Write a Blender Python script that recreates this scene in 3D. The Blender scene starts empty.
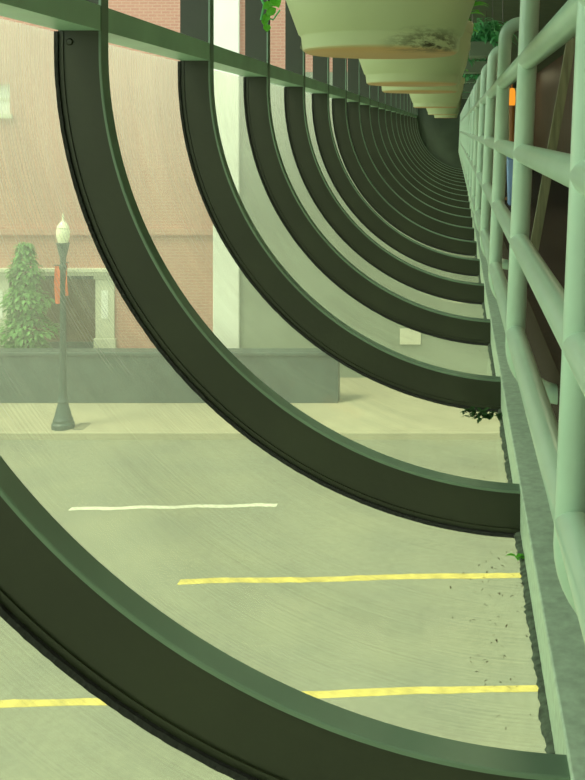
import bpy, bmesh, math, random
from mathutils import Vector, Matrix
random.seed(7)
C = bpy.context.scene.collection
PI = math.pi
H = 6.9                      # eye height above the street; everything is laid out relative to the eye

# ------------------------------------------------------------------ helpers
class MB:
    def __init__(s): s.v = []; s.f = []; s.uv = None
    def add(s, vs, fs):
        b = len(s.v); s.v += [tuple(v) for v in vs]; s.f += [tuple(b+i for i in f) for f in fs]; return s
    def box(s, x0, x1, y0, y1, z0, z1):
        return s.add([(x0,y0,z0),(x1,y0,z0),(x1,y1,z0),(x0,y1,z0),(x0,y0,z1),(x1,y0,z1),(x1,y1,z1),(x0,y1,z1)],
                     [(0,3,2,1),(4,5,6,7),(0,1,5,4),(1,2,6,5),(2,3,7,6),(3,0,4,7)])
    def tube(s, pts, r, n=14, caps=True):
        pts = [Vector(p) for p in pts]; rs = r if isinstance(r, (list,tuple)) else [r]*len(pts)
        up = None; vs = []; fs = []
        for i, p in enumerate(pts):
            t = (pts[min(i+1,len(pts)-1)] - pts[max(i-1,0)]).normalized()
            if up is None:
                up = Vector((0,0,1)) if abs(t.z) < .9 else Vector((0,1,0))
            a = (up - t*up.dot(t)).normalized(); b = t.cross(a); up = a
            for k in range(n):
                w = 2*PI*k/n; vs.append(p + a*(rs[i]*math.cos(w)) + b*(rs[i]*math.sin(w)))
        for i in range(len(pts)-1):
            for k in range(n):
                k2 = (k+1)%n; fs.append((i*n+k, i*n+k2, (i+1)*n+k2, (i+1)*n+k))
        if caps:
            fs.append(tuple(range(n-1,-1,-1))); e = (len(pts)-1)*n; fs.append(tuple(range(e,e+n)))
        return s.add(vs, fs)
    def lathe(s, prof, c=(0,0,0), n=40, close=False):
        vs = []; fs = []
        for r, z in prof:
            for k in range(n):
                w = 2*PI*k/n; vs.append((c[0]+r*math.cos(w), c[1]+r*math.sin(w), c[2]+z))
        m = len(prof)
        for i in range(m if close else m-1):
            j = (i+1)%m
            for k in range(n):
                k2=(k+1)%n; fs.append((i*n+k, i*n+k2, j*n+k2, j*n+k))
        return s.add(vs, fs)
    def leaf(s, p, d, up, L, W, bend=.25):
        d = Vector(d).normalized(); up = Vector(up)
        sd = d.cross(up)
        if sd.length < 1e-4: sd = d.cross(Vector((1,.2,.1)))
        sd.normalize(); nn = sd.cross(d); p = Vector(p)
        q = []
        for t, w, b in ((0,.06,0),(.25,.8,.04),(.55,1,.0),(.8,.6,-.1),(1,.03,-.28)):
            c = p + d*(L*t) + nn*(L*b*bend*4)
            q += [c - sd*(W*w*.5) + nn*(W*w*.12), c, c + sd*(W*w*.5) + nn*(W*w*.12)]
        fs = []
        for i in range(4):
            a = i*3; fs += [(a,a+1,a+4,a+3),(a+1,a+2,a+5,a+4)]
        return s.add(q, fs)
    def build(s, name, mat, parent=None, origin=(0,0,0), smooth=True, ang=35, bevel=0):
        me = bpy.data.meshes.new(name); o0 = Vector(origin)
        me.from_pydata([tuple(Vector(v)-o0) for v in s.v], [], s.f); me.update()
        bm = bmesh.new(); bm.from_mesh(me); bmesh.ops.recalc_face_normals(bm, faces=bm.faces); bm.to_mesh(me); bm.free()
        if smooth:
            me.polygons.foreach_set('use_smooth', [True]*len(me.polygons)); me.set_sharp_from_angle(angle=math.radians(ang))
        me.materials.append(mat)
        o = bpy.data.objects.new(name, me); C.objects.link(o)
        if parent is not None: o.parent = parent
        o.location = origin if parent is None else tuple(o0 - world_loc(parent))
        if bevel:
            m = o.modifiers.new('bevel','BEVEL'); m.width = bevel; m.segments = 2; m.limit_method = 'ANGLE'
        return o

def world_loc(o):
    v = Vector((0,0,0))
    while o is not None: v += o.location; o = o.parent
    return v
def tag(o, label, cat, group=None, kind=None):
    o['label'] = label; o['category'] = cat
    if group: o['group'] = group
    if kind: o['kind'] = kind
    return o
def thing(name, label, cat, loc=(0,0,0), group=None):
    o = bpy.data.objects.new(name, None); C.objects.link(o); o.location = loc; o.empty_display_size = .1
    return tag(o, label, cat, group)
def struct(o, label, cat):
    return tag(o, label, cat, kind='structure')
def px(x, y, d): return Vector(((x-457)*d/1000, d, (129-y)*d/1000))
def arc(c, r, a0, a1, n, plane='xz'):
    out = []
    for i in range(n+1):
        a = math.radians(a0+(a1-a0)*i/n); out.append(Vector((c[0]+r*math.cos(a), c[1], c[2]+r*math.sin(a))))
    return out

# ------------------------------------------------------------------ materials
def newmat(name):
    m = bpy.data.materials.new(name); m.use_nodes = True; nt = m.node_tree; nt.nodes.clear()
    out = nt.nodes.new('ShaderNodeOutputMaterial'); return m, nt, out
def N(nt, t, **kw):
    n = nt.nodes.new(t)
    for k, v in kw.items():
        if k in n.inputs.keys(): n.inputs[k].default_value = v
        else: setattr(n, k, v)
    return n
def ramp(nt, src, stops):
    r = N(nt, 'ShaderNodeValToRGB'); e = r.color_ramp.elements
    while len(e) < len(stops): e.new(.5)
    for el, (p, c) in zip(e, stops):
        el.position = p; el.color = c if len(c) == 4 else (*c, 1)
    nt.links.new(src, r.inputs[0]); return r.outputs[0]
def pbr(name, col, rough=.5, metal=0, var=.12, scale=6, bump=0, bscale=40, spec=.5, coords='Object', stretch=(1,1,1), coat=0, detail=6):
    m, nt, out = newmat(name)
    b = N(nt, 'ShaderNodeBsdfPrincipled', Roughness=rough, Metallic=metal); b.inputs['Specular IOR Level'].default_value = spec
    b.inputs['Coat Weight'].default_value = coat
    tc = N(nt, 'ShaderNodeTexCoord'); mp = N(nt, 'ShaderNodeMapping'); mp.inputs['Scale'].default_value = stretch
    nt.links.new(tc.outputs[coords], mp.inputs[0])
    nz = N(nt, 'ShaderNodeTexNoise', Scale=scale, Detail=detail); nt.links.new(mp.outputs[0], nz.inputs['Vector'])
    lo = tuple(c*(1-var) for c in col); hi = tuple(min(1, c*(1+var)) for c in col)
    nt.links.new(ramp(nt, nz.outputs['Fac'], [(.3, lo), (.7, hi)]), b.inputs['Base Color'])
    if bump:
        n2 = N(nt, 'ShaderNodeTexNoise', Scale=bscale, Detail=4); nt.links.new(mp.outputs[0], n2.inputs['Vector'])
        bp = N(nt, 'ShaderNodeBump', Strength=bump, Distance=.01); nt.links.new(n2.outputs['Fac'], bp.inputs['Height'])
        nt.links.new(bp.outputs[0], b.inputs['Normal'])
    nt.links.new(b.outputs[0], out.inputs[0]); return m
def emis(name, col, st):
    m, nt, out = newmat(name); e = N(nt, 'ShaderNodeEmission', Color=(*col,1), Strength=st); nt.links.new(e.outputs[0], out.inputs[0]); return m
def leafmat(name, col, var=.35):
    m, nt, out = newmat(name)
    oi = N(nt, 'ShaderNodeTexCoord'); nz = N(nt, 'ShaderNodeTexNoise', Scale=9.0, Detail=3); nt.links.new(oi.outputs['Object'], nz.inputs['Vector'])
    c = ramp(nt, nz.outputs['Fac'], [(.3, tuple(x*(1-var) for x in col)), (.7, tuple(min(1,x*(1+var)) for x in col))])
    d = N(nt, 'ShaderNodeBsdfPrincipled', Roughness=.45); nt.links.new(c, d.inputs['Base Color'])
    t = N(nt, 'ShaderNodeBsdfTranslucent'); nt.links.new(c, t.inputs[0])
    mx = N(nt, 'ShaderNodeMixShader'); mx.inputs[0].default_value = .4
    nt.links.new(d.outputs[0], mx.inputs[1]); nt.links.new(t.outputs[0], mx.inputs[2]); nt.links.new(mx.outputs[0], out.inputs[0]); return m

def glassmat(name, tint, haze, streak, hazecol):
    """tinted pane carrying a film of dust with run-off streaks along its curve (UV: u = along the corridor, v = along the arc, metres)"""
    m, nt, out = newmat(name)
    tc = N(nt, 'ShaderNodeUVMap'); 
    mp = N(nt, 'ShaderNodeMapping'); mp.inputs['Scale'].default_value = (110, 1.0, 1); mp.inputs['Rotation'].default_value = (0,0,math.radians(0))
    nt.links.new(tc.outputs[0], mp.inputs[0])
    n1 = N(nt, 'ShaderNodeTexNoise', Scale=1.0, Detail=5, Roughness=.65); nt.links.new(mp.outputs[0], n1.inputs['Vector'])
    n2 = N(nt, 'ShaderNodeTexNoise', Scale=2.2, Detail=4); nt.links.new(tc.outputs[0], n2.inputs['Vector'])
    s1 = ramp(nt, n1.outputs['Fac'], [(.46, (0,0,0)), (.68, (1,1,1))])
    s2 = ramp(nt, n2.outputs['Fac'], [(.3, (.55,.55,.55)), (.7, (1,1,1))])
    mul = N(nt, 'ShaderNodeMath', operation='MULTIPLY'); nt.links.new(s1, mul.inputs[0]); nt.links.new(s2, mul.inputs[1])
    ma = N(nt, 'ShaderNodeMath', operation='MULTIPLY_ADD'); nt.links.new(mul.outputs[0], ma.inputs[0]); ma.inputs[1].default_value = streak
    sx = N(nt, 'ShaderNodeSeparateXYZ'); nt.links.new(tc.outputs[0], sx.inputs[0]); mr = N(nt, 'ShaderNodeMapRange'); nt.links.new(sx.outputs[1], mr.inputs[0])
    mr.inputs[1].default_value = .1; mr.inputs[2].default_value = 1.5; mr.inputs[3].default_value = haze*1.9; mr.inputs[4].default_value = haze*.75; nt.links.new(mr.outputs[0], ma.inputs[2])
    # specks of grit
    mv = N(nt, 'ShaderNodeMapping'); mv.inputs['Scale'].default_value = (190, 1.6, 1); mv.inputs['Location'].default_value = (3, 7, 0); nt.links.new(tc.outputs[0], mv.inputs[0])
    vo = N(nt, 'ShaderNodeTexNoise', Scale=1.0, Detail=4, Roughness=.6); nt.links.new(mv.outputs[0], vo.inputs['Vector'])
    vq = N(nt, 'ShaderNodeMath', operation='MULTIPLY'); nt.links.new(vo.outputs['Fac'], vq.inputs[0]); nt.links.new(s2, vq.inputs[1])
    sp = ramp(nt, vq.outputs[0], [(.33, (0,0,0)), (.58, (1,1,1))])
    tr = N(nt, 'ShaderNodeBsdfTransparent'); 
    tcx = N(nt, 'ShaderNodeMix', data_type='RGBA'); nt.links.new(sp, tcx.inputs[0]); tcx.inputs[6].default_value = (*tint,1); tcx.inputs[7].default_value = tuple(c*(1-streak*.85) for c in tint)+(1,)
    nt.links.new(tcx.outputs[2], tr.inputs[0])
    df = N(nt, 'ShaderNodeBsdfDiffuse', Color=(*hazecol,1)); tl = N(nt, 'ShaderNodeBsdfTranslucent', Color=(*hazecol,1))
    mh = N(nt, 'ShaderNodeMixShader'); mh.inputs[0].default_value = .6; nt.links.new(df.outputs[0], mh.inputs[1]); nt.links.new(tl.outputs[0], mh.inputs[2])
    m1 = N(nt, 'ShaderNodeMixShader'); nt.links.new(ma.outputs[0], m1.inputs[0]); nt.links.new(tr.outputs[0], m1.inputs[1]); nt.links.new(mh.outputs[0], m1.inputs[2])
    gl = N(nt, 'ShaderNodeBsdfGlossy', Color=(1,1,1,1), Roughness=.06)
    lw = N(nt, 'ShaderNodeLayerWeight', Blend=.5); pw = N(nt, 'ShaderNodeMath', operation='POWER'); nt.links.new(lw.outputs['Facing'], pw.inputs[0]); pw.inputs[1].default_value = 9
    fr = N(nt, 'ShaderNodeMath', operation='MULTIPLY_ADD'); nt.links.new(pw.outputs[0], fr.inputs[0]); fr.inputs[1].default_value = .55; fr.inputs[2].default_value = .001
    m2 = N(nt, 'ShaderNodeMixShader'); nt.links.new(fr.outputs[0], m2.inputs[0]); nt.links.new(m1.outputs[0], m2.inputs[1]); nt.links.new(gl.outputs[0], m2.inputs[2])
    nt.links.new(m2.outputs[0], out.inputs[0]); return m

M = {}
M['rib']     = pbr('rib_paint', (.020,.026,.011), rough=.42, var=.18, scale=3, bump=.05, bscale=60)
M['beam']    = pbr('beam_paint', (.33,.53,.37), rough=.4, var=.12, scale=4)
M['cap']     = pbr('lit_edge_paint', (.14,.22,.15), rough=.4, var=.12, scale=4)  # light on the ribs' inner edges put into a lighter green
M['seal']    = pbr('black_rubber', (.008,.010,.008), rough=.7, bump=.5, bscale=80)
M['caulk']   = pbr('dirty_sealant', (.075,.10,.07), rough=.95, var=.5, scale=60)
M['rail']    = pbr('pale_green_paint', (.50,.70,.56), rough=.28, var=.05, scale=8, bump=.04, bscale=25, coat=.15)
M['ledge']   = pbr('sill_metal', (.46,.60,.46), rough=.5, var=.16, scale=45)
M['glass']   = glassmat('curved_glass', (.96,.99,.87), .125, .14, (.92,.91,.83))
M['upglass'] = glassmat('upper_glass', (.97,.99,.95), .004, .006, (.85,.9,.8))
M['soil']    = pbr('potting_soil', (.03,.02,.012), rough=1, var=.5, scale=40, bump=1)
M['wire']    = pbr('hanger_wire', (.12,.12,.1), rough=.4, metal=.8)
M['leaf']    = leafmat('bright_leaf', (.14,.50,.04))
M['fern']    = leafmat('dark_leaf', (.20,.62,.28))
M['weed']    = leafmat('weed_leaf', (.03,.085,.025))
M['dead']    = leafmat('dead_leaf', (.10,.075,.035))
M['trough']  = pbr('trough_metal', (.16,.22,.15), rough=.5)
M['ceil']    = pbr('ceiling_paint', (.13,.17,.11), rough=.8, var=.1)
M['endwall'] = pbr('end_wall', (.06,.085,.055), rough=.7, var=.2, scale=2)
M['carpet']  = pbr('brown_carpet', (.035,.022,.012), rough=1, var=.3, scale=60, bump=.5, bscale=200)
M['white']   = pbr('white_paint', (.78,.79,.72), rough=.6, var=.03, scale=1)
M['cream']   = pbr('cream_stone', (.58,.58,.45), rough=.7, var=.06, scale=2)
M['granite'] = pbr('dark_granite', (.06,.09,.08), rough=.5, var=.15, scale=4)
M['stucco']  = pbr('grey_green_render', (.24,.28,.21), rough=.9, var=.06, scale=1.5)
M['dkglass'] = pbr('shop_window', (.16,.11,.075), rough=.2, var=.2, scale=1.2)
M['concrete']= pbr('sidewalk_concrete', (.36,.34,.23), rough=.9, var=.08, scale=1.2)
M['yellow']  = pbr('yellow_road_paint', (.58,.47,.10), rough=.7, var=.25, scale=5)
M['whiteln'] = pbr('white_road_paint', (.6,.6,.48), rough=.7, var=.12, scale=5)
M['iron']    = pbr('lamp_iron', (.035,.07,.06), rough=.45, var=.1)
M['globe']   = pbr('lamp_globe', (.85,.83,.62), rough=.25, var=.03)
M['banner']  = pbr('orange_banner', (.75,.16,.06), rough=.7, var=.15, scale=3)
M['bark']    = pbr('bark', (.12,.085,.05), rough=.95, var=.4, scale=20, bump=.7)
M['treeleaf']= leafmat('tree_leaf', (.20,.42,.14))
M['blue']    = pbr('blue_plastic', (.32,.52,1.0), rough=.4, var=.05)
M['stem']    = pbr('lamp_wood', (.34,.14,.035), rough=.4, var=.3, scale=12, stretch=(4,4,.5))
M['amber']   = emis('amber_glow', (1.0,.36,.03), .9)
M['prop']    = pbr('pale_timber', (.19,.20,.12), rough=.6, var=.3, scale=10, stretch=(6,6,.6))
M['diffuser']= emis('added_lamp_diffuser', (1.0,.94,.55), 3.8)  # emitter of the ceiling lamps added to fill the interior
M['door']    = pbr('door_paint', (.52,.60,.38), rough=.5, var=.05)
M['stain']   = pbr('moss_stain', (.05,.05,.02), rough=1, var=.5, scale=60)

# street asphalt
def mat_street():
    m, nt, out = newmat('worn_asphalt'); b = N(nt,'ShaderNodeBsdfPrincipled',Roughness=.9)
    tc = N(nt,'ShaderNodeTexCoord'); n1 = N(nt,'ShaderNodeTexNoise',Scale=.7,Detail=8); nt.links.new(tc.outputs['Object'],n1.inputs['Vector'])
    n2 = N(nt,'ShaderNodeTexNoise',Scale=9.,Detail=6); nt.links.new(tc.outputs['Object'],n2.inputs['Vector'])
    c1 = ramp(nt,n1.outputs['Fac'],[(.3,(.20,.215,.155)),(.7,(.25,.26,.175))])
    c2 = ramp(nt,n2.outputs['Fac'],[(.3,(.85,.85,.85)),(.62,(1,1,1))])
    mx = N(nt,'ShaderNodeMix',data_type='RGBA',blend_type='MULTIPLY'); mx.inputs[0].default_value=1
    nt.links.new(c1,mx.inputs[6]); nt.links.new(c2,mx.inputs[7]); nt.links.new(mx.outputs[2],b.inputs['Base Color'])
    nt.links.new(b.outputs[0],out.inputs[0]); return m
def mat_brick():
    m, nt, out = newmat('red_brick'); b = N(nt,'ShaderNodeBsdfPrincipled',Roughness=.9)
    g = N(nt,'ShaderNodeNewGeometry'); sp = N(nt,'ShaderNodeSeparateXYZ'); nt.links.new(g.outputs['Position'],sp.inputs[0])
    cb = N(nt,'ShaderNodeCombineXYZ'); nt.links.new(sp.outputs[0],cb.inputs[0]); nt.links.new(sp.outputs[2],cb.inputs[1])
    br = N(nt,'ShaderNodeTexBrick',Scale=1.0); br.inputs['Color1'].default_value=(.44,.215,.165,1); br.inputs['Color2'].default_value=(.47,.24,.18,1)
    br.inputs['Mortar'].default_value=(.50,.32,.25,1); br.inputs['Brick Width'].default_value=.24; br.inputs['Row Height'].default_value=.085; br.inputs['Mortar Size'].default_value=.010
    nt.links.new(cb.outputs[0],br.inputs['Vector']); nt.links.new(br.outputs['Color'],b.inputs['Base Color']); nt.links.new(b.outputs[0],out.inputs[0]); return m
def mat_boards():
    m, nt, out = newmat('brown_boards'); b = N(nt,'ShaderNodeBsdfPrincipled',Roughness=.45)
    tc = N(nt,'ShaderNodeTexCoord'); mp = N(nt,'ShaderNodeMapping'); mp.inputs['Scale'].default_value=(3,3,.25); nt.links.new(tc.outputs['Object'],mp.inputs[0])
    nz = N(nt,'ShaderNodeTexNoise',Scale=6.,Detail=5); nt.links.new(mp.outputs[0],nz.inputs['Vector'])
    nt.links.new(ramp(nt,nz.outputs['Fac'],[(.3,(.055,.028,.014)),(.7,(.12,.055,.028))]),b.inputs['Base Color']); nt.links.new(b.outputs[0],out.inputs[0]); return m
def mat_pot(moss=True):
    m, nt, out = newmat('cream_pot'); b = N(nt,'ShaderNodeBsdfPrincipled',Roughness=.5)
    tc = N(nt,'ShaderNodeTexCoord'); sp = N(nt,'ShaderNodeSeparateXYZ'); nt.links.new(tc.outputs['Object'],sp.inputs[0])
    n1 = N(nt,'ShaderNodeTexNoise',Scale=26.,Detail=8,Roughness=.7)
    mp = N(nt,'ShaderNodeMapping'); mp.inputs['Scale'].default_value=(1,1,3.2); nt.links.new(tc.outputs['Object'],mp.inputs[0]); nt.links.new(mp.outputs[0],n1.inputs['Vector'])
    # grime patch low down on the side facing along the corridor, right of middle
    vd = N(nt,'ShaderNodeVectorMath',operation='DISTANCE'); mp2 = N(nt,'ShaderNodeMapping'); mp2.inputs['Scale'].default_value=(1,1,3.4); nt.links.new(tc.outputs['Object'],mp2.inputs[0])
    nt.links.new(mp2.outputs[0],vd.inputs[0]); vd.inputs[1].default_value=(.115,-.115,.012*3.4)
    area = ramp(nt,vd.outputs['Value'],[(.02,(1,1,1)),(.12,(0,0,0))])
    fl = ramp(nt,n1.outputs['Fac'],[(.44,(0,0,0)),(.56,(1,1,1))])
    mu = N(nt,'ShaderNodeMath',operation='MULTIPLY'); nt.links.new(area,mu.inputs[0]); nt.links.new(fl,mu.inputs[1])
    n3 = N(nt,'ShaderNodeTexNoise',Scale=5.,Detail=4); nt.links.new(tc.outputs['Object'],n3.inputs['Vector'])
    base0 = ramp(nt,n3.outputs['Fac'],[(.3,(.50,.56,.32)),(.7,(.56,.62,.37))])
    rz = ramp(nt,sp.outputs[2],[(.001,(1,1,1)),(.006,(0,0,0))]); rm = N(nt,'ShaderNodeMix',data_type='RGBA'); nt.links.new(rz,rm.inputs[0]); nt.links.new(base0,rm.inputs[6]); rm.inputs[7].default_value=(.62,.36,.15,1)  # warm light on the pot's underside put into its base colour
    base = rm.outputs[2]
    if not moss:
        nt.links.new(base,b.inputs['Base Color']); nt.links.new(b.outputs[0],out.inputs[0]); return m
    mx = N(nt,'ShaderNodeMix',data_type='RGBA'); nt.links.new(mu.outputs[0],mx.inputs[0]); nt.links.new(base,mx.inputs[6]); mx.inputs[7].default_value=(.035,.03,.012,1)
    nt.links.new(mx.outputs[2],b.inputs['Base Color']); nt.links.new(b.outputs[0],out.inputs[0]); return m
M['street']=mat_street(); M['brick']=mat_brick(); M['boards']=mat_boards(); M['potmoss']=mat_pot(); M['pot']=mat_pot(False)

# ------------------------------------------------------------------ corridor constants
CX, CZ, R = .239, .220, 1.205
RD = .119; RO = R + RD; T = .05
D1, S, NR = 1.52, 1.2, 20
CEIL = 1.12; YB, YE = -3.0, 24.45
LX, LZ = .172, -.972            # sill edge
FX, FZ = .25, -.60              # walkway slab edge / walkway floor level
WX = 1.6
A_END = 270 - math.degrees(math.asin((CX-LX-.001)/R))
ORD = ['Nearest','Second','Third','Fourth','Fifth','Sixth','Seventh','Eighth','Ninth','Tenth','Eleventh','Twelfth','Thirteenth','Fourteenth','Fifteenth','Sixteenth','Seventeenth','Eighteenth','Nineteenth','Farthest']

def path(r, n=56, top=CEIL):
    """rib path in (x,z): straight down from the ceiling then a quarter circle to the sill"""
    p = [(CX-r, top), (CX-r, CZ+.045)]
    a_end = 270 - math.degrees(math.asin((CX-LX-.001)/r))
    for i in range(n+1):
        a = math.radians(180+(a_end-180)*i/n); p.append((CX+r*math.cos(a), CZ+r*math.sin(a)))
    return p
def sweep(mb, prof, y, rng=None, n=56, top=CEIL, jag=None):
    """prof: closed list of (radius, dy)"""
    rows = []
    for r, dy in prof: rows.append([(p[0], y+dy, p[1]) for p in path(r, n, top)])
    if rng: rows = [r[rng[0]:rng[1]] for r in rows]
    m = len(rows[0]); k = len(rows); vs = [v for r in rows for v in r]; fs = []
    if jag:
        vs = [(v[0]+random.uniform(-jag,jag), v[1]+random.uniform(-jag,jag)*.5, v[2]+random.uniform(-jag,jag)) for v in vs]
    for i in range(k):
        j = (i+1)%k
        for q in range(m-1): fs.append((i*m+q, j*m+q, j*m+q+1, i*m+q+1))
    fs.append(tuple(i*m for i in range(k))); fs.append(tuple(i*m+m-1 for i in range(k)))
    return mb.add(vs, fs)

# ------------------------------------------------------------------ ribs
proto = None
ribs = []
for k in range(NR):
    y = D1 + S*k
    near = 'at the lower left' if k == 0 else None
    if k == 0: lab = 'nearest dark olive curved steel rib sweeping across the lower left corner'
    elif k == NR-1: lab = 'farthest dark curved steel rib, right in front of the dark end wall'
    else: lab = '%s dark olive curved steel rib from the camera along the glass' % ORD[k].lower()
    if proto is None:
        t = thing('curved_rib', lab, 'rib', (CX-R, y, LZ), 'curved ribs of the glass wall')
        body = [(R+.008,0),(R+.008,T),(RO,T),(RO,0)]; lit_edge_prof = [(R+.008,-.003),(R+.002,-.003),(R,-.001),(R,T+.001),(R+.002,T+.003),(R+.008,T+.003)]
        a = sweep(MB(), body, y, (2,None)).build('arc', M['rib'], t, (CX-R, y, LZ), ang=30)
        p = sweep(MB(), body, y, (0,3)).build('mullion', M['rib'], t, (CX-R, y, LZ), ang=30)
        st = sweep(MB(), [(RO-.015,0),(RO-.015,-.004),(RO-.003,-.004),(RO-.003,0)], y, (1,None)).build('glazing_stop', M['rib'], t, (CX-R, y, LZ), ang=30)
        se = sweep(MB(), [(RO-.003,.001),(RO-.003,-.012),(RO+.006,-.014),(RO+.006,.001)], y, (1,None), n=160, jag=.0006).build('rubber_seal', M['seal'], t, (CX-R, y, LZ))
        ca = sweep(MB(), lit_edge_prof, y).build('lit_inner_edge', M['cap'], t, (CX-R, y, LZ), ang=30); ca['label'] = 'inner edge of the rib, with its light put into a lighter green'
        proto = t; parts = [a,p,st,se,ca]
    else:
        t = proto.copy(); C.objects.link(t); t.location = (CX-R, y, LZ); t['label'] = lab
        for q in parts:
            c = q.copy(); C.objects.link(c); c.parent = t
    if k == 1:
        b = MB(); b.lathe([(0,-.005),(.007,-.005),(.010,-.001),(.010,.002)], (0,0,0), 14)
        b2 = MB(); b2.v = [(CX-R-.087+v[0], y+v[2], .237+v[1]) for v in b.v]; b2.f = b.f
        b2.build('bolt', M['rib'], t, (CX-R, y, LZ))
    ribs.append(t)

# transom beam between / across the ribs
BZ0, BZ1 = .268, .336
mb = MB(); mb.box(CX-RO+.004, CX-R-.003, YB, YE, BZ0, BZ1)
beam = mb.build('transom_beam', M['beam'], None, (CX-R, YB, BZ0), smooth=False)
tag(beam, 'long green horizontal transom beam crossing the ribs at the top of the curved glass', 'beam')

# ------------------------------------------------------------------ glass
def pane(name, y0, y1, lower, parent=None):
    g0, g1 = RO+.006, RO+.013; n = 48
    vs=[]; fs=[]; uv=[]
    if lower: pts0, pts1 = path(g0, n)[1:], path(g1, n)[1:]
    else: pts0, pts1 = [(CX-g0, CEIL),(CX-g0, CZ+.045)], [(CX-g1, CEIL),(CX-g1, CZ+.045)]
    L=[0]
    for i in range(1,len(pts0)): L.append(L[-1]+math.dist(pts0[i],pts0[i-1]))
    m=len(pts0)
    for pts in (pts0, pts1):
        for yy in (y0,y1):
            for i,p in enumerate(pts): vs.append((p[0],yy,p[1])); uv.append((yy, L[i]))
    q=lambda s,e,i: (s*2+e)*m+i
    for i in range(m-1):
        fs.append((q(0,0,i),q(0,1,i),q(0,1,i+1),q(0,0,i+1))); fs.append((q(1,0,i),q(1,0,i+1),q(1,1,i+1),q(1,1,i)))
    mb=MB(); mb.add(vs,fs); o0=(CX-RO, y0, LZ)
    o=mb.build(name, M['glass'] if lower else M['upglass'], parent, o0, ang=60)
    ul=o.data.uv_layers.new(name='UVMap')
    for lp in o.data.loops: ul.data[lp.index].uv = uv[lp.vertex_index]
    return o
edges=[YB]+[D1+S*k+T/2 for k in range(NR)]+[YE]
for i in range(len(edges)-1):
    o=pane('window_%d'%(i+1), edges[i]+.002, edges[i+1]-.002, True)
    struct(o, 'nearest curved dusty glass bay, below and in front of the nearest rib' if i==0 else 'last curved glass bay against the dark end wall' if i==len(edges)-2 else 'curved dusty glass bay between the %s and %s rib from the camera'%(ORD[i-1].lower(), ORD[i].lower()), 'window')
    pane('upper_pane', edges[i]+.002, edges[i+1]-.002, False, o)

# ------------------------------------------------------------------ sill, sealant, floor, walls, ceiling
mb=MB(); mb.box(LX, FX, YB, YE, -1.16, LZ)
o=mb.build('trim_sill', M['ledge'], None, (LX,YB,-1.16), bevel=.004, smooth=False); struct(o,'flat grey-green metal sill running below the railing','sill')
mb=MB(); n=1400
for i in range(n):
    y0=YB+(YE-YB)*((i/n)**2.2)*1.0; y1=YB+(YE-YB)*(((i+1)/n)**2.2)
vs=[];fs=[]; ys=[]; y=0.0
while y<YE: ys.append(y); y+= .006+.003*y
glz=CZ-RO-.003
for y in ys:
    w=.012+.006*random.random()+.003*math.sin(y*9)*math.sin(y*23); h=.006+.004*random.random(); zb=CZ-math.sqrt(RO*RO-(CX-LX+w)**2)+.001
    vs += [(LX-w,y,zb-.001),(LX-w*.6,y,zb+h*.55),(LX+.001,y,zb+h),(LX+.001,y,zb-.006)]
for i in range(len(ys)-1):
    for a in range(4):
        b=(a+1)%4; fs.append((i*4+a,i*4+b,i*4+4+b,i*4+4+a))
fs.append((0,1,2,3)); e=(len(ys)-1)*4; fs.append((e,e+1,e+2,e+3))
mb=MB(); mb.add(vs,fs); o=mb.build('trim_sealant', M['caulk'], None, (LX,0,glz), smooth=False); struct(o,'crumbling dark sealant strip where the curved glass meets the sill','sealant')
mb=MB(); mb.box(FX, WX, YB, YE, -1.16, FZ)
o=mb.build('floor', M['carpet'], None, (FX,YB,FZ), smooth=False); struct(o,'dark brown walkway floor behind the railing','floor')
mb=MB(); mb.box(CX-RO-.02, WX+.12, YB, YE, CEIL, CEIL+.15)
o=mb.build('ceiling', M['ceil'], None, (0,YB,CEIL), smooth=False); struct(o,'dark green ceiling above the hanging pots','ceiling')
mb=MB(); yy=YB
mb.box(WX+.012, WX+.12, YB, YE, -1.16, CEIL)
while yy<YE-.01:
    mb.box(WX, WX+.02, yy+.006, min(yy+.194,YE), FZ, CEIL); yy+=.2
o=mb.build('wall_right', M['boards'], None, (WX,YB,FZ), smooth=False); struct(o,'dark brown boarded wall across the walkway','wall')
mb=MB(); mb.box(CX-RO-.03, WX+.12, YE, YE+2.68, -1.16, CEIL+.15)
o=mb.build('wall_end', M['endwall'], None, (0,YE,-1.16), smooth=False); struct(o,'dark green wall closing the far end of the corridor','wall')
mb=MB(); mb.box(CX-RO-.03, WX+.12, YB-.1, YB, -1.16, CEIL+.15)
o=mb.build('wall_back', M['endwall'], None, (0,YB,-1.16), smooth=False); struct(o,'dark wall behind the camera','wall')
# end door
d=MB().box(.46,1.50,YE-.05,YE,FZ,1.0).build('door_1', M['door'], None, (.46,YE-.05,FZ), smooth=False, bevel=.006); struct(d,'pale green door at the far end of the walkway','door')
MB().tube([(.58,YE-.05,.0),(.58,YE-.10,.0),(.58,YE-.10,.12),(.58,YE-.05,.12)],.012,8).build('door_handle', M['wire'], d, (.58,YE-.05,.06))

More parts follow.
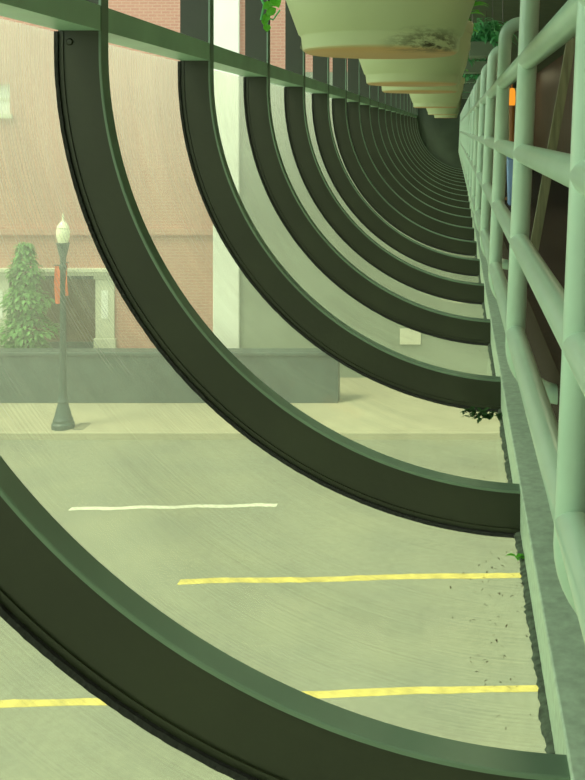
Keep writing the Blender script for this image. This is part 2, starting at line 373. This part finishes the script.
# ------------------------------------------------------------------ railing
rl = thing('pipe_railing','pale green painted pipe railing with hooked posts and four long rails','railing',(FX-.05,1.3,LZ))
def rx(z): return .176 - .044*(.17-z)          # the posts lean slightly
def sk(y): return -.004*(y-2.5)      # the railing runs very slightly askew to the sill
RAILZ=[.172,-.062,-.283,-.512]; PR=.0245
pp=[(rx(-.55+.0),-.55)]
def post_pts(y):
    pts=[]
    rb=.125; zb=-.69+PR; xb=rx(zb+rb)
    pts.append(Vector((FX+.12,y,zb)))
    for i in range(13):
        a=math.radians(270-90*i/12); pts.append(Vector((xb+rb+rb*math.cos(a), y, zb+rb+rb*math.sin(a))))
    rt=.06; zt=.415-PR
    xt=rx(zt-rt)
    for i in range(13):
        a=math.radians(180-90*i/12); pts.append(Vector((xt+rt+rt*math.cos(a), y, zt-rt+rt*math.sin(a))))
    pts.append(Vector((xt+rt+.012,y,zt)))
    return pts
py=[1.3+1.2*i for i in range(-2,20)]
mpost=MB().tube(post_pts(0),PR,20)
p0=None
for y in py:
    if y>YE: continue
    if p0 is None:
        p0=MB(); p0.v=list(mpost.v); p0.f=list(mpost.f); p0=p0.build('post',M['rail'],rl,(0,0,0)); p0.location=Vector((sk(y),y,0))-rl.location
    else:
        c=p0.copy(); C.objects.link(c); c.location=Vector((sk(y),y,0))-rl.location
for z in RAILZ:
    MB().tube([(rx(z)+sk(YB+.2),YB+.2,z),(rx(z)+sk(YE-.01),YE-.01,z)],PR*1.0,20).build('rail',M['rail'],rl,(rx(z),YB+.2,z))
# ------------------------------------------------------------------ hanging pots
POTS=[2.0,3.4,4.1,7.05,10.6,13.6]; PXC=-.152; PZ=.150
plab=['nearest cream hanging plant pot with a dark moss stain near its base',
      'second cream hanging plant pot, partly behind the stained pot',
      'third cream hanging plant pot, close behind the second pot',
      'fourth cream hanging plant pot along the corridor',
      'fifth cream hanging plant pot along the corridor',
      'farthest cream hanging plant pot, smallest in the row before the end wall']
def trail(stems, leaves, p, length, dirx, diry, L=.035, W=.026, step=.03):
    p=Vector(p); pts=[p.copy()]; v=Vector((dirx,diry,.25)); 
    n=int(length/step)
    for i in range(n):
        v=v*.82+Vector((random.uniform(-.25,.25),random.uniform(-.25,.25),-.45))*.5
        p=p+v.normalized()*step; pts.append(p.copy())
        if i>0:
            a=random.uniform(0,2*PI); leaves.leaf(p,(math.cos(a),math.sin(a),-.5),(0,0,1),L*random.uniform(.7,1.2),W*random.uniform(.8,1.1))
    stems.tube(pts,.0022,5)
prof=[(.0,.0),(.148,.0),(.155,.005),(.158,.030),(.160,.034),(.163,.036),(.190,.11),(.202,.170),(.202,.171),(.2045,.172),(.206,.175),(.208,.205),(.206,.210),(.200,.210),(.195,.205),(.190,.165)]
for i,d in enumerate(POTS):
    t=thing('hanging_pot',plab[i],'plant pot',(PXC,d,PZ),'cream pots hanging in a row')
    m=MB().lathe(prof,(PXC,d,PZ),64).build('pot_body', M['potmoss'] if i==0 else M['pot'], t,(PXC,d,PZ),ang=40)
    MB().lathe([(0,.172),(.12,.182),(.1915,.172)],(PXC,d,PZ),32).build('soil',M['soil'],t,(PXC,d,PZ))
    for k in range(3):
        a=2*PI*k/3+.5
        MB().tube([(PXC+.203*math.cos(a),d+.203*math.sin(a),PZ+.20),(PXC+.02*math.cos(a),d+.02*math.sin(a),CEIL-.06)],.002,6).build('hanger_wire',M['wire'],t,(PXC,d,PZ))
    MB().tube([(PXC,d,CEIL-.07),(PXC,d,CEIL)],.006,8).build('ceiling_hook',M['wire'],t,(PXC,d,PZ))
    st=MB(); lv=MB()
    for q in range(26 if i<4 else 12):
        a=random.uniform(0,2*PI); r=random.uniform(.03,.16)
        bx,by=PXC+r*math.cos(a),d+r*math.sin(a); hh=random.uniform(.08,.2)
        st.tube([(bx,by,PZ+.172),(bx+.05*math.cos(a),by+.05*math.sin(a),PZ+.18+hh)],.002,5)
        for w in range(5):
            b=random.uniform(0,2*PI); lv.leaf((bx+.04*math.cos(a),by+.04*math.sin(a),PZ+.18+hh*random.uniform(.5,1)),(math.cos(b),math.sin(b),.3),(0,0,1),.07,.04)
    if i==0:
        # bright sprig trailing over the left lip
        pts=[(PXC-.15,d-.02,PZ+.17),(PXC-.19,d-.03,PZ+.25),(PXC-.225,d-.03,PZ+.255),(-.388,d-.03,.37),(-.376,d-.03,.30),(-.392,d-.03,.27),(-.380,d-.03,.245),(-.386,d-.03,.215)]
        st.tube(pts,.0025,6)
        for (x0,y0,dx,dz,L,W) in ((274,-4,.35,-.75,.042,.034),(279,0,-.9,-.5,.040,.028),(276,8,-.8,-.65,.040,.030),(269,13,-.45,-.9,.036,.026),(265,18,.0,-1,.026,.022),(267,24,.05,-1,.026,.026),(272,2,-.7,-.6,.036,.028)):
            q=px(x0,y0,d-.03); lv.leaf(q,(dx,-.25,dz),(.15,-1,.15),L*.62,W*.6,.12)
        for (x0,y0,x1,y1) in ((280,10,273,20),(273,20,268,18)):
            a,b=px(x0,y0,d-.03),px(x1,y1,d-.03); st.tube([a,b],.0016,5)
        dd=MB()
        for q in range(7):
            x0=286+random.uniform(-1,7); yy=random.uniform(-8,22); p=[px(x0+random.uniform(-2,2)+j*.6,yy+j*5,d-.19) for j in range(5)]
            p=[Vector((v.x,d-.02,v.z)) for v in p]
            dd.tube(p,.0011,4)
            dd.leaf(p[-1],(.3,-.3,-1),(0,-1,0),.012,.008)
        dd.build('dry_tendril',M['prop'],t,(PXC,d,PZ))
    else:
        for q in range(3):
            a=random.uniform(PI*.6,PI*1.4); trail(st,lv,(PXC+.218*math.cos(a),d+.218*math.sin(a),PZ+.215),.12,math.cos(a),math.sin(a))
    st.build('stems',M['fern'],t,(PXC,d,PZ)); lv.build('foliage',M['leaf'],t,(PXC,d,PZ))

# ------------------------------------------------------------------ metal troughs right of the pots
TR=[(6.0,.075,.30),(7.75,.05,.30),(9.4,.05,.30),(11.6,.05,.30),(14.4,.05,.30)]
tl=['nearest green metal trough with a leafy fern, hung right of the pots','second green metal trough right of the pots, nearly bare','third green metal trough with foliage spilling over its front','fourth green metal trough right of the pots','farthest green metal trough right of the pots']
for i,(d,x0,x1) in enumerate(TR):
    t=thing('hanging_trough',tl[i],'planter',((x0+x1)/2,d,.44),'metal troughs right of the pots')
    o0=((x0+x1)/2,d,.44); w=.008
    b=MB(); b.box(x0,x1,d,d+.24,.44,.448); b.box(x0,x1,d,d+w,.448,.525); b.box(x0,x1,d+.24-w,d+.24,.448,.525); b.box(x0,x0+w,d+w,d+.24-w,.448,.525); b.box(x1-w,x1,d+w,d+.24-w,.448,.525)
    b.build('trough_body',M['trough'],t,o0,smooth=False)
    MB().box(x0+w,x1-w,d+w,d+.24-w,.448,.512).build('soil',M['soil'],t,o0,smooth=False)
    for s in (x0+.02,x1-.02):
        MB().tube([(s,d+.12,.512),(s,d+.12,CEIL)],.004,6).build('hanger_rod',M['wire'],t,o0)
    lv=MB(); st=MB()
    for q in range({0:110,1:8,2:80,3:10,4:30}[i]):
        bx=random.uniform(x0+.03,x1-.02); by=random.uniform(d+.02,d+.2); a=random.uniform(0,2*PI); hh=random.uniform(.03,.15 if i!=1 else .04)
        tip=Vector((bx+.05*math.cos(a),by+.05*math.sin(a),.512+hh)); st.tube([(bx,by,.51),tip],.0018,4)
        for w2 in range(4):
            b2=random.uniform(0,2*PI); lv.leaf(tip-Vector((0,0,hh*.15*w2)),(math.cos(b2),math.sin(b2),random.uniform(-.9,.3)),(0,0,1),random.uniform(.05,.085),.026)
    if i==2:
        for q in range(16):
            trail(st,lv,(random.uniform(x0+.03,x1),d+.01,.525),random.uniform(.08,.14),random.uniform(-.2,.2),-.5,.05,.03)
    st.build('stems',M['fern'],t,o0); lv.build('foliage',M['fern'],t,o0)

# ------------------------------------------------------------------ things on the walkway
t=thing('floor_bin','blue plastic bin standing on the walkway behind the railing','bin',(.50,7.9,FZ))
def taper(x0,x1,y0,y1,z0,z1,e):
    mb=MB(); mb.add([(x0+e,y0+e,z0),(x1-e,y0+e,z0),(x1-e,y1-e,z0),(x0+e,y1-e,z0),(x0,y0,z1),(x1,y0,z1),(x1,y1,z1),(x0,y1,z1)],[(0,3,2,1),(4,5,6,7),(0,1,5,4),(1,2,6,5),(2,3,7,6),(3,0,4,7)]); return mb
taper(.395,.585,7.8,8.0,FZ,-.235,.008).build('bin_body',M['blue'],t,(.5,7.9,FZ),smooth=False,bevel=.01)
MB().box(.388,.592,7.793,8.007,-.235,-.205).build('rim',M['blue'],t,(.5,7.9,FZ),smooth=False,bevel=.006)
t=thing('floor_lamp','slim wooden floor lamp with a glowing amber top beyond the bin','lamp',(.468,8.5,FZ))
MB().lathe([(0,0),(.07,0),(.07,.012),(.03,.03),(.022,.04)],(.468,8.5,FZ),24).build('base',M['stem'],t,(.468,8.5,FZ))
MB().lathe([(.022,.04),(.024,.6),(.026,.80),(0,.80)],(.468,8.5,FZ),20).build('stem',M['stem'],t,(.468,8.5,FZ))
MB().lathe([(0,.80),(.024,.80),(.029,.83),(.029,.92),(.02,.945),(0,.95)],(.468,8.5,FZ),20).build('lamp_shade',M['amber'],t,(.468,8.5,FZ))
MB().lathe([(0,.95),(.012,.95),(.008,.975),(0,.985)],(.468,8.5,FZ),12).build('finial',M['stem'],t,(.468,8.5,FZ))
# leaning timber
a=Vector((.345,4.6,FZ)); b=Vector((.65,4.6,CEIL-.02)); dv=(b-a).normalized(); sd=Vector((dv.z,0,-dv.x))*.021
mb=MB(); vs=[]
for p in (a,b):
    zs=0
    for sx,sy in ((-1,-1),(1,-1),(1,1),(-1,1)):
        q=p+sd*sx+Vector((0,.022*sy,0)); 
        if p is a: q.z=FZ
        vs.append(q)
mb.add(vs,[(0,3,2,1),(4,5,6,7),(0,1,5,4),(1,2,6,5),(2,3,7,6),(3,0,4,7)])
o=mb.build('leaning_timber',M['prop'],None,tuple(a),smooth=False); tag(o,'pale timber prop leaning between walkway floor and ceiling behind the railing','timber prop')
# unseen ceiling lamps over the walkway, added to brighten the interior
cl=None
for i,(y,lab) in enumerate(((1.2,'added ceiling strip lamp over the walkway, nearest the camera'),(3.8,'second added ceiling strip lamp over the walkway'),(6.4,'third added ceiling strip lamp over the walkway'),(19.5,'far added ceiling strip lamp by the end door'))):
    if cl is None:
        cl=thing('added_ceiling_lamp',lab,'added ceiling lamp',(1.0,y,CEIL),'added strip lamps over the walkway')
        c1=MB().box(.78,1.22,y-.57,y+.57,CEIL-.04,CEIL).build('housing',M['trough'],cl,(1.0,y,CEIL),smooth=False)
        c2=MB().box(.80,1.20,y-.55,y+.55,CEIL-.052,CEIL-.04).build('diffuser',M['diffuser'],cl,(1.0,y,CEIL),smooth=False)
    else:
        n=cl.copy(); C.objects.link(n); n.location=(1.0,y,CEIL); n['label']=lab
        for q in (c1,c2):
            c=q.copy(); C.objects.link(c); c.parent=n

# ------------------------------------------------------------------ weeds and litter in the glass gutter
def gz(x): return CZ-math.sqrt((RO)**2-(x-CX)**2)      # top of the glass
def clump(name,label,x,y,n,L,spread,mat,cat='weed'):
    lv=MB(); z=gz(x)+.002
    for q in range(n):
        a=random.uniform(0,2*PI); r=spread*math.sqrt(random.random())
        bx,by=x+r*math.cos(a),y+r*.6*math.sin(a); b=random.uniform(0,2*PI)
        lv.leaf((bx,by,gz(bx)+.003+random.uniform(0,.014)),(math.cos(b),math.sin(b),random.uniform(.05,.6)),(0,0,1),L*random.uniform(.6,1.2),L*.5)
    o=lv.build(name,mat,None,(x,y,z)); return tag(o,label,cat)
clump('weed_patch','dark green weed growing beside the third rib at the sill',.10,3.79,70,.035,.072,M['weed'])
clump('weed_sprout','small green sprout at the sill corner below the second rib',.158,2.55,9,.03,.016,M['leaf'])
def litter(name,label,x,y,n,sx,sy,mat):
    lv=MB()
    for q in range(n):
        bx=min(x+random.gauss(0,sx),LX-.012); by=y+max(-1.7*sy,min(1.7*sy,random.gauss(0,sy))); b=random.uniform(0,2*PI)
        lv.leaf((bx,by,gz(bx)+.002),(math.cos(b),math.sin(b),.05),(0,0,1),random.uniform(.003,.013),random.uniform(.0015,.004))
    o=lv.build(name,mat,None,(x,y,gz(x))); tag(o,label,'leaf litter'); o['kind']='stuff'; return o
litter('leaf_litter','dead leaf flakes on the glass in front of the fourth rib',.10,4.88,40,.05,.07,M['dead'])
litter('leaf_litter','dark leaf flakes along the sill in front of the second rib',.10,2.45,70,.05,.14,M['dead'])
litter('leaf_litter','brown leaf flakes on the glass just beyond the nearest rib',.09,2.0,30,.05,.10,M['dead'])
litter('leaf_litter','scattered leaf crumbs in front of the third rib',.02,3.3,40,.09,.2,M['dead'])

# ------------------------------------------------------------------ outside: street
G=-6.9; SW=-6.75
mb=MB(); mb.box(-40,40,-30,22.2,G-.3,G); o=mb.build('ground_street',M['street'],None,(0,0,G),smooth=False); struct(o,'worn olive asphalt street below the corridor','street')
mb=MB(); mb.box(-40,40,22.2,22.36,G-.3,SW); mb.box(-40,40,22.37,40,G-.3,SW)
for k in range(-26,27):
    pass
o=mb.build('ground_sidewalk',M['concrete'],None,(0,22.2,SW),smooth=False,bevel=.012); struct(o,'sunlit concrete sidewalk beyond the street','sidewalk')
def line(name,label,x0,d0,x1,d1,w,mat,rough=.012):
    n=60; vs=[]; 
    for i in range(n+1):
        f=i/n; x=x0+(x1-x0)*f; y=d0+(d1-d0)*f+math.sin(f*23)*.02
        a=random.uniform(-rough,rough); b=random.uniform(-rough,rough)
        vs+=[(x,y-w/2+a,G),(x,y+w/2+b,G),(x,y+w/2+b,G+.004),(x,y-w/2+a,G+.004)]
    fs=[]
    for i in range(n):
        for a in range(4):
            b=(a+1)%4; fs.append((i*4+a,i*4+b,i*4+4+b,i*4+4+a))
    fs+= [(0,1,2,3),(n*4,n*4+1,n*4+2,n*4+3)]
    m=MB(); m.add(vs,fs); o=m.build(name,mat,None,(x0,d0,G),smooth=False); return tag(o,label,'road marking',None)
def gp(x,y): d=6900/(y-129); return ((x-457)*d/1000,d)
(xa,da),(xb,db)=gp(0,705),gp(535,688); sl=(db-da)/(xb-xa)
line('lane_line','nearer yellow lane line painted on the street',xa-6,da-6*sl,xb+5,db+5*sl,.15,M['yellow'])
(xa,da),(xb,db)=gp(179,582),gp(512,575); sl=(db-da)/(xb-xa)
line('lane_line','farther yellow lane line on the street, starting mid-pane',xa,da,xb+5,db+5*sl,.17,M['yellow'])
(xa,da),(xb,db)=gp(70,509),gp(277,505)
line('lane_line','short white dash painted on the street nearest the far curb',xa,da,xb,db,.14,M['whiteln'])
# grate beside the lamp
x0=px(77,0,22.75).x; x1=px(88,0,22.75).x
t=thing('sidewalk_patch','small dark grate in the sidewalk beside the street lamp base','grate',((x0+x1)/2,22.75,SW))
MB().box(x0,x1,22.45,22.95,SW,SW+.006).build('frame',M['iron'],t,((x0+x1)/2,22.75,SW),smooth=False)
mb=MB()
for k in range(8): mb.box(x0+.02+k*.03,x0+.035+k*.03,22.48,22.92,SW+.006,SW+.012)
mb.build('bars',M['concrete'],t,((x0+x1)/2,22.75,SW),smooth=False)

# street lamp
LP=Vector((px(63,0,22.6).x,22.6,SW))
t=thing('street_lamp','ornate dark street lamp with pale acorn globe and orange banners on the sidewalk','street lamp',tuple(LP))
s=.0226
MB().lathe([(0,0),(.25,0),(.25,.10),(.22,.14),(.22,.20),(.19,.24),(.17,.34),(.125,.50),(.11,.56),(.13,.60),(.10,.66),(.085,.75)],tuple(LP),24).build('base',M['iron'],t,tuple(LP))
MB().lathe([(.085,.75),(.075,1.2),(.062,3.55),(.085,3.60),(.085,3.66),(.06,3.70)],tuple(LP),20).build('pole',M['iron'],t,tuple(LP))
MB().lathe([(.06,3.70),(.07,3.85),(.12,4.05),(.135,4.14),(.15,4.18),(.0,4.18)],tuple(LP),20).build('globe_holder',M['iron'],t,tuple(LP))
MB().lathe([(0,4.18),(.11,4.18),(.145,4.30),(.155,4.42),(.13,4.50),(.14,4.52),(.10,4.60),(.05,4.66),(0,4.66)],tuple(LP),24).build('globe',M['globe'],t,tuple(LP))
MB().lathe([(0,4.66),(.04,4.66),(.018,4.72),(.03,4.76),(.008,4.84),(0,4.86)],tuple(LP),14).build('finial',M['globe'],t,tuple(LP))
for sx,w0,w,z1,z0 in ((-1,.07,.18,3.66,2.80),(1,.03,.11,3.72,2.98)):
    mb=MB(); n=8; vs=[];fs=[]
    for i in range(n+1):
        for j in range(5):
            f=j/4; z=z1+(z0-z1)*i/n
            for th in (-.004,.004):
                vs.append((LP.x+sx*(w0+(w-w0)*f),LP.y+.05*math.sin(f*3+i*.5)*f+th, LP.z+z))
    for i in range(n):
        for j in range(4):
            q=lambda a,b,c:(a*5+b)*2+c
            fs+=[(q(i,j,0),q(i,j+1,0),q(i+1,j+1,0),q(i+1,j,0)),(q(i,j,1),q(i+1,j,1),q(i+1,j+1,1),q(i,j+1,1))]
    mb.add(vs,fs); mb.build('banner',M['banner'],t,tuple(LP))
    MB().tube([(LP.x,LP.y,LP.z+z1+.01),(LP.x+sx*(w+.03),LP.y,LP.z+z1+.01)],.012,8).build('banner_arm',M['iron'],t,tuple(LP))
    MB().tube([(LP.x,LP.y,LP.z+z0-.01),(LP.x+sx*(w+.03),LP.y,LP.z+z0-.01)],.012,8).build('banner_arm',M['iron'],t,tuple(LP))

# low dark wall in front of the building
wz=px(0,352,24.6).z; xe=px(338,0,24.6).x
t=thing('garden_wall','long low dark stone wall along the back of the sidewalk','low wall',(-10,24.8,SW))
MB().box(-24,xe,24.62,25.0,SW,wz-.10).build('wall_body',M['granite'],t,(-10,24.8,SW),smooth=False,bevel=.01)
MB().box(-24,xe+.03,24.58,25.04,wz-.10,wz).build('coping',M['granite'],t,(-10,24.8,SW),smooth=False,bevel=.02)

# tree behind the wall
def tree(name,label,x,y,ht,rad,n,base=.5):
    t=thing(name,label,'tree',(x,y,SW))
    MB().tube([(x,y,SW),(x+.03,y,SW+ht*.4),(x,y,SW+ht*.9)],[.09,.06,.015],10).build('trunk',M['bark'],t,(x,y,SW))
    lv=MB()
    for q in range(n):
        f=random.random()**1.25; z=SW+base+(ht-base)*f; rr=rad*(1-f)**.75*(.8+.25*math.sin(f*26))*math.sqrt(random.random())+.03; a=random.uniform(0,2*PI)
        lv.leaf((x+rr*math.cos(a),y+rr*math.sin(a)*.8,z),(math.cos(a)+random.uniform(-.6,.6),math.sin(a)+random.uniform(-.6,.6),random.uniform(-.5,.3)),(0,0,1),random.uniform(.14,.26),random.uniform(.07,.12))
    lv.build('crown',M['treeleaf'],t,(x,y,SW)); return t
tree('young_tree','young green cone-shaped tree between the low wall and the brick shopfront',px(26,0,26.2).x,26.15,px(0,243,26.15).z-SW,.95,2600)

# brick building
FD=27.2
def fx(x): return px(x,0,FD).x
def fz(y): return px(0,y,FD).z
b=thing('brick_building','red brick building with cream shopfront trim across the street','building',(-8,FD,SW))
O=(-8,FD,SW)
def wall_holes(mb,x0,x1,z0,z1,holes,y0,y1):
    xs=sorted({x0,x1,*[h[0] for h in holes],*[h[1] for h in holes]}); zs=sorted({z0,z1,*[h[2] for h in holes],*[h[3] for h in holes]})
    xs=[v for v in xs if x0<=v<=x1]; zs=[v for v in zs if z0<=v<=z1]
    for i in range(len(xs)-1):
        for j in range(len(zs)-1):
            mx,mz=(xs[i]+xs[i+1])/2,(zs[j]+zs[j+1])/2
            if any(h[0]<mx<h[1] and h[2]<mz<h[3] for h in holes): continue
            mb.box(xs[i],xs[i+1],y0,y1,zs[j],zs[j+1])
shop=(fx(2),fx(98),SW,fz(276)); up=(fx(-16),fx(10),fz(114),fz(84))
mb=MB(); wall_holes(mb,-30,14,SW,9,[shop,up],FD,FD+.5); mb.build('brick_wall',M['brick'],b,O,smooth=False)
f=MB(); f.box(shop[0],shop[1],FD+.30,FD+.34,SW,shop[3]); sw=f.build('shop_window',M['dkglass'],b,O,smooth=False)
f=MB(); f.box(shop[0],shop[1],FD+.22,FD+.30,shop[3]-.12,shop[3]); f.box(fx(58),fx(58)+.07,FD+.22,FD+.30,SW,shop[3]-.12); f.box(shop[0],shop[1],FD+.22,FD+.3,SW,fz(344)); f.build('window_frame',M['granite'],sw,O,smooth=False)
f=MB(); f.box(up[0],up[1],FD+.15,FD+.2,up[2],up[3]); uw=f.build('upper_window',M['white'],b,O,smooth=False)
f=MB(); f.box(up[0]-.1,up[1]+.08,FD-.08,FD+.1,up[2]-.12,up[2]); f.build('sill',M['cream'],uw,O,smooth=False)
f=MB(); f.box(up[0]-.04,up[1]-.0,FD+.12,FD+.15,(up[2]+up[3])/2-.03,(up[2]+up[3])/2+.03); f.build('glazing_bar',M['cream'],uw,O,smooth=False)
for x0,x1 in ((fx(96),fx(115)),(fx(-9),fx(10))):
    f=MB(); f.box(x0,x1,FD-.06,FD+.0,fz(338),fz(279)); f.box(x0-.04,x1+.04,FD-.09,FD,fz(279),fz(275)); f.box(x0-.04,x1+.04,FD-.09,FD,SW,fz(338)); 
    f.build('pilaster',M['cream'],b,O,smooth=False,bevel=.015)
    g=MB(); g.box((x0+x1)/2-.09,(x0+x1)/2+.09,FD-.075,FD-.06,fz(318),fz(290)); g.build('panel',M['white'],b,O,smooth=False)
f=MB(); f.box(-22,fx(110),FD-.16,FD,fz(275),fz(271)); f.box(-22,fx(112),FD-.22,FD,fz(271),fz(268)); f.build('shop_cornice',M['cream'],b,O,smooth=False)
f=MB(); f.box(-30,fx(214),FD-.08,FD,fz(235),fz(228)); f.build('stone_band',M['brick'],b,O,smooth=False)
f=MB(); f.box(fx(214),fx(240),FD-.14,FD,SW,9); f.build('white_pier',M['white'],b,O,smooth=False,bevel=.02)
f=MB(); f.box(-30,fx(214),FD-.03,FD,SW,fz(352)); f.build('plinth',M['granite'],b,O,smooth=False)
f=MB(); f.box(fx(400),fx(421),FD-.09,FD-.05,fz(344),fz(328)); f.build('notice_board',M['cream'],b,O,smooth=False,bevel=.01)
f=MB(); f.box(fx(240),14,FD-.05,FD,SW,fz(72)); f.build('rendered_wall',M['stucco'],b,O,smooth=False)

# ------------------------------------------------------------------ lift everything so that the street is at z = 0
for o in list(bpy.data.objects):
    if o.parent is None: o.location.z += H

# ------------------------------------------------------------------ light
w=bpy.data.worlds.new('sky'); bpy.context.scene.world=w; w.use_nodes=True; nt=w.node_tree; nt.nodes.clear()
out=N(nt,'ShaderNodeOutputWorld'); bg=N(nt,'ShaderNodeBackground',Strength=1.75)
tc=N(nt,'ShaderNodeTexCoord'); sp=N(nt,'ShaderNodeSeparateXYZ'); nt.links.new(tc.outputs['Generated'],sp.inputs[0])
nt.links.new(ramp(nt,sp.outputs[2],[(0,(.92,1,.84)),(.5,(.80,.98,.90))]),bg.inputs[0]); nt.links.new(bg.outputs[0],out.inputs[0])
sd=bpy.data.lights.new('sun','SUN'); sd.energy=3.2; sd.angle=math.radians(20); sd.color=(1,.97,.80)
so=bpy.data.objects.new('sun',sd); C.objects.link(so); so.location=(-10,-5,30)
so.rotation_euler=Vector((.42,.30,-.86)).to_track_quat('-Z','Y').to_euler()

# ------------------------------------------------------------------ camera
cd=bpy.data.cameras.new('camera'); co=bpy.data.objects.new('camera',cd); C.objects.link(co)
co.location=(0,0,H); co.rotation_euler=(PI/2,0,0)
cd.sensor_fit='VERTICAL'; cd.sensor_height=36; cd.sensor_width=36; cd.lens=1000/780*36
cd.shift_x=-(457-292.5)/780; cd.shift_y=-(390-129)/780; cd.clip_start=.05; cd.clip_end=300
sc=bpy.context.scene; sc.camera=co
sc.view_settings.view_transform='Standard'; sc.view_settings.look='None'; sc.view_settings.gamma=1; sc.view_settings.exposure=.17; sc.view_settings.use_curve_mapping=False
sc.cycles.max_bounces=12; sc.cycles.transparent_max_bounces=64; sc.cycles.use_denoising=True
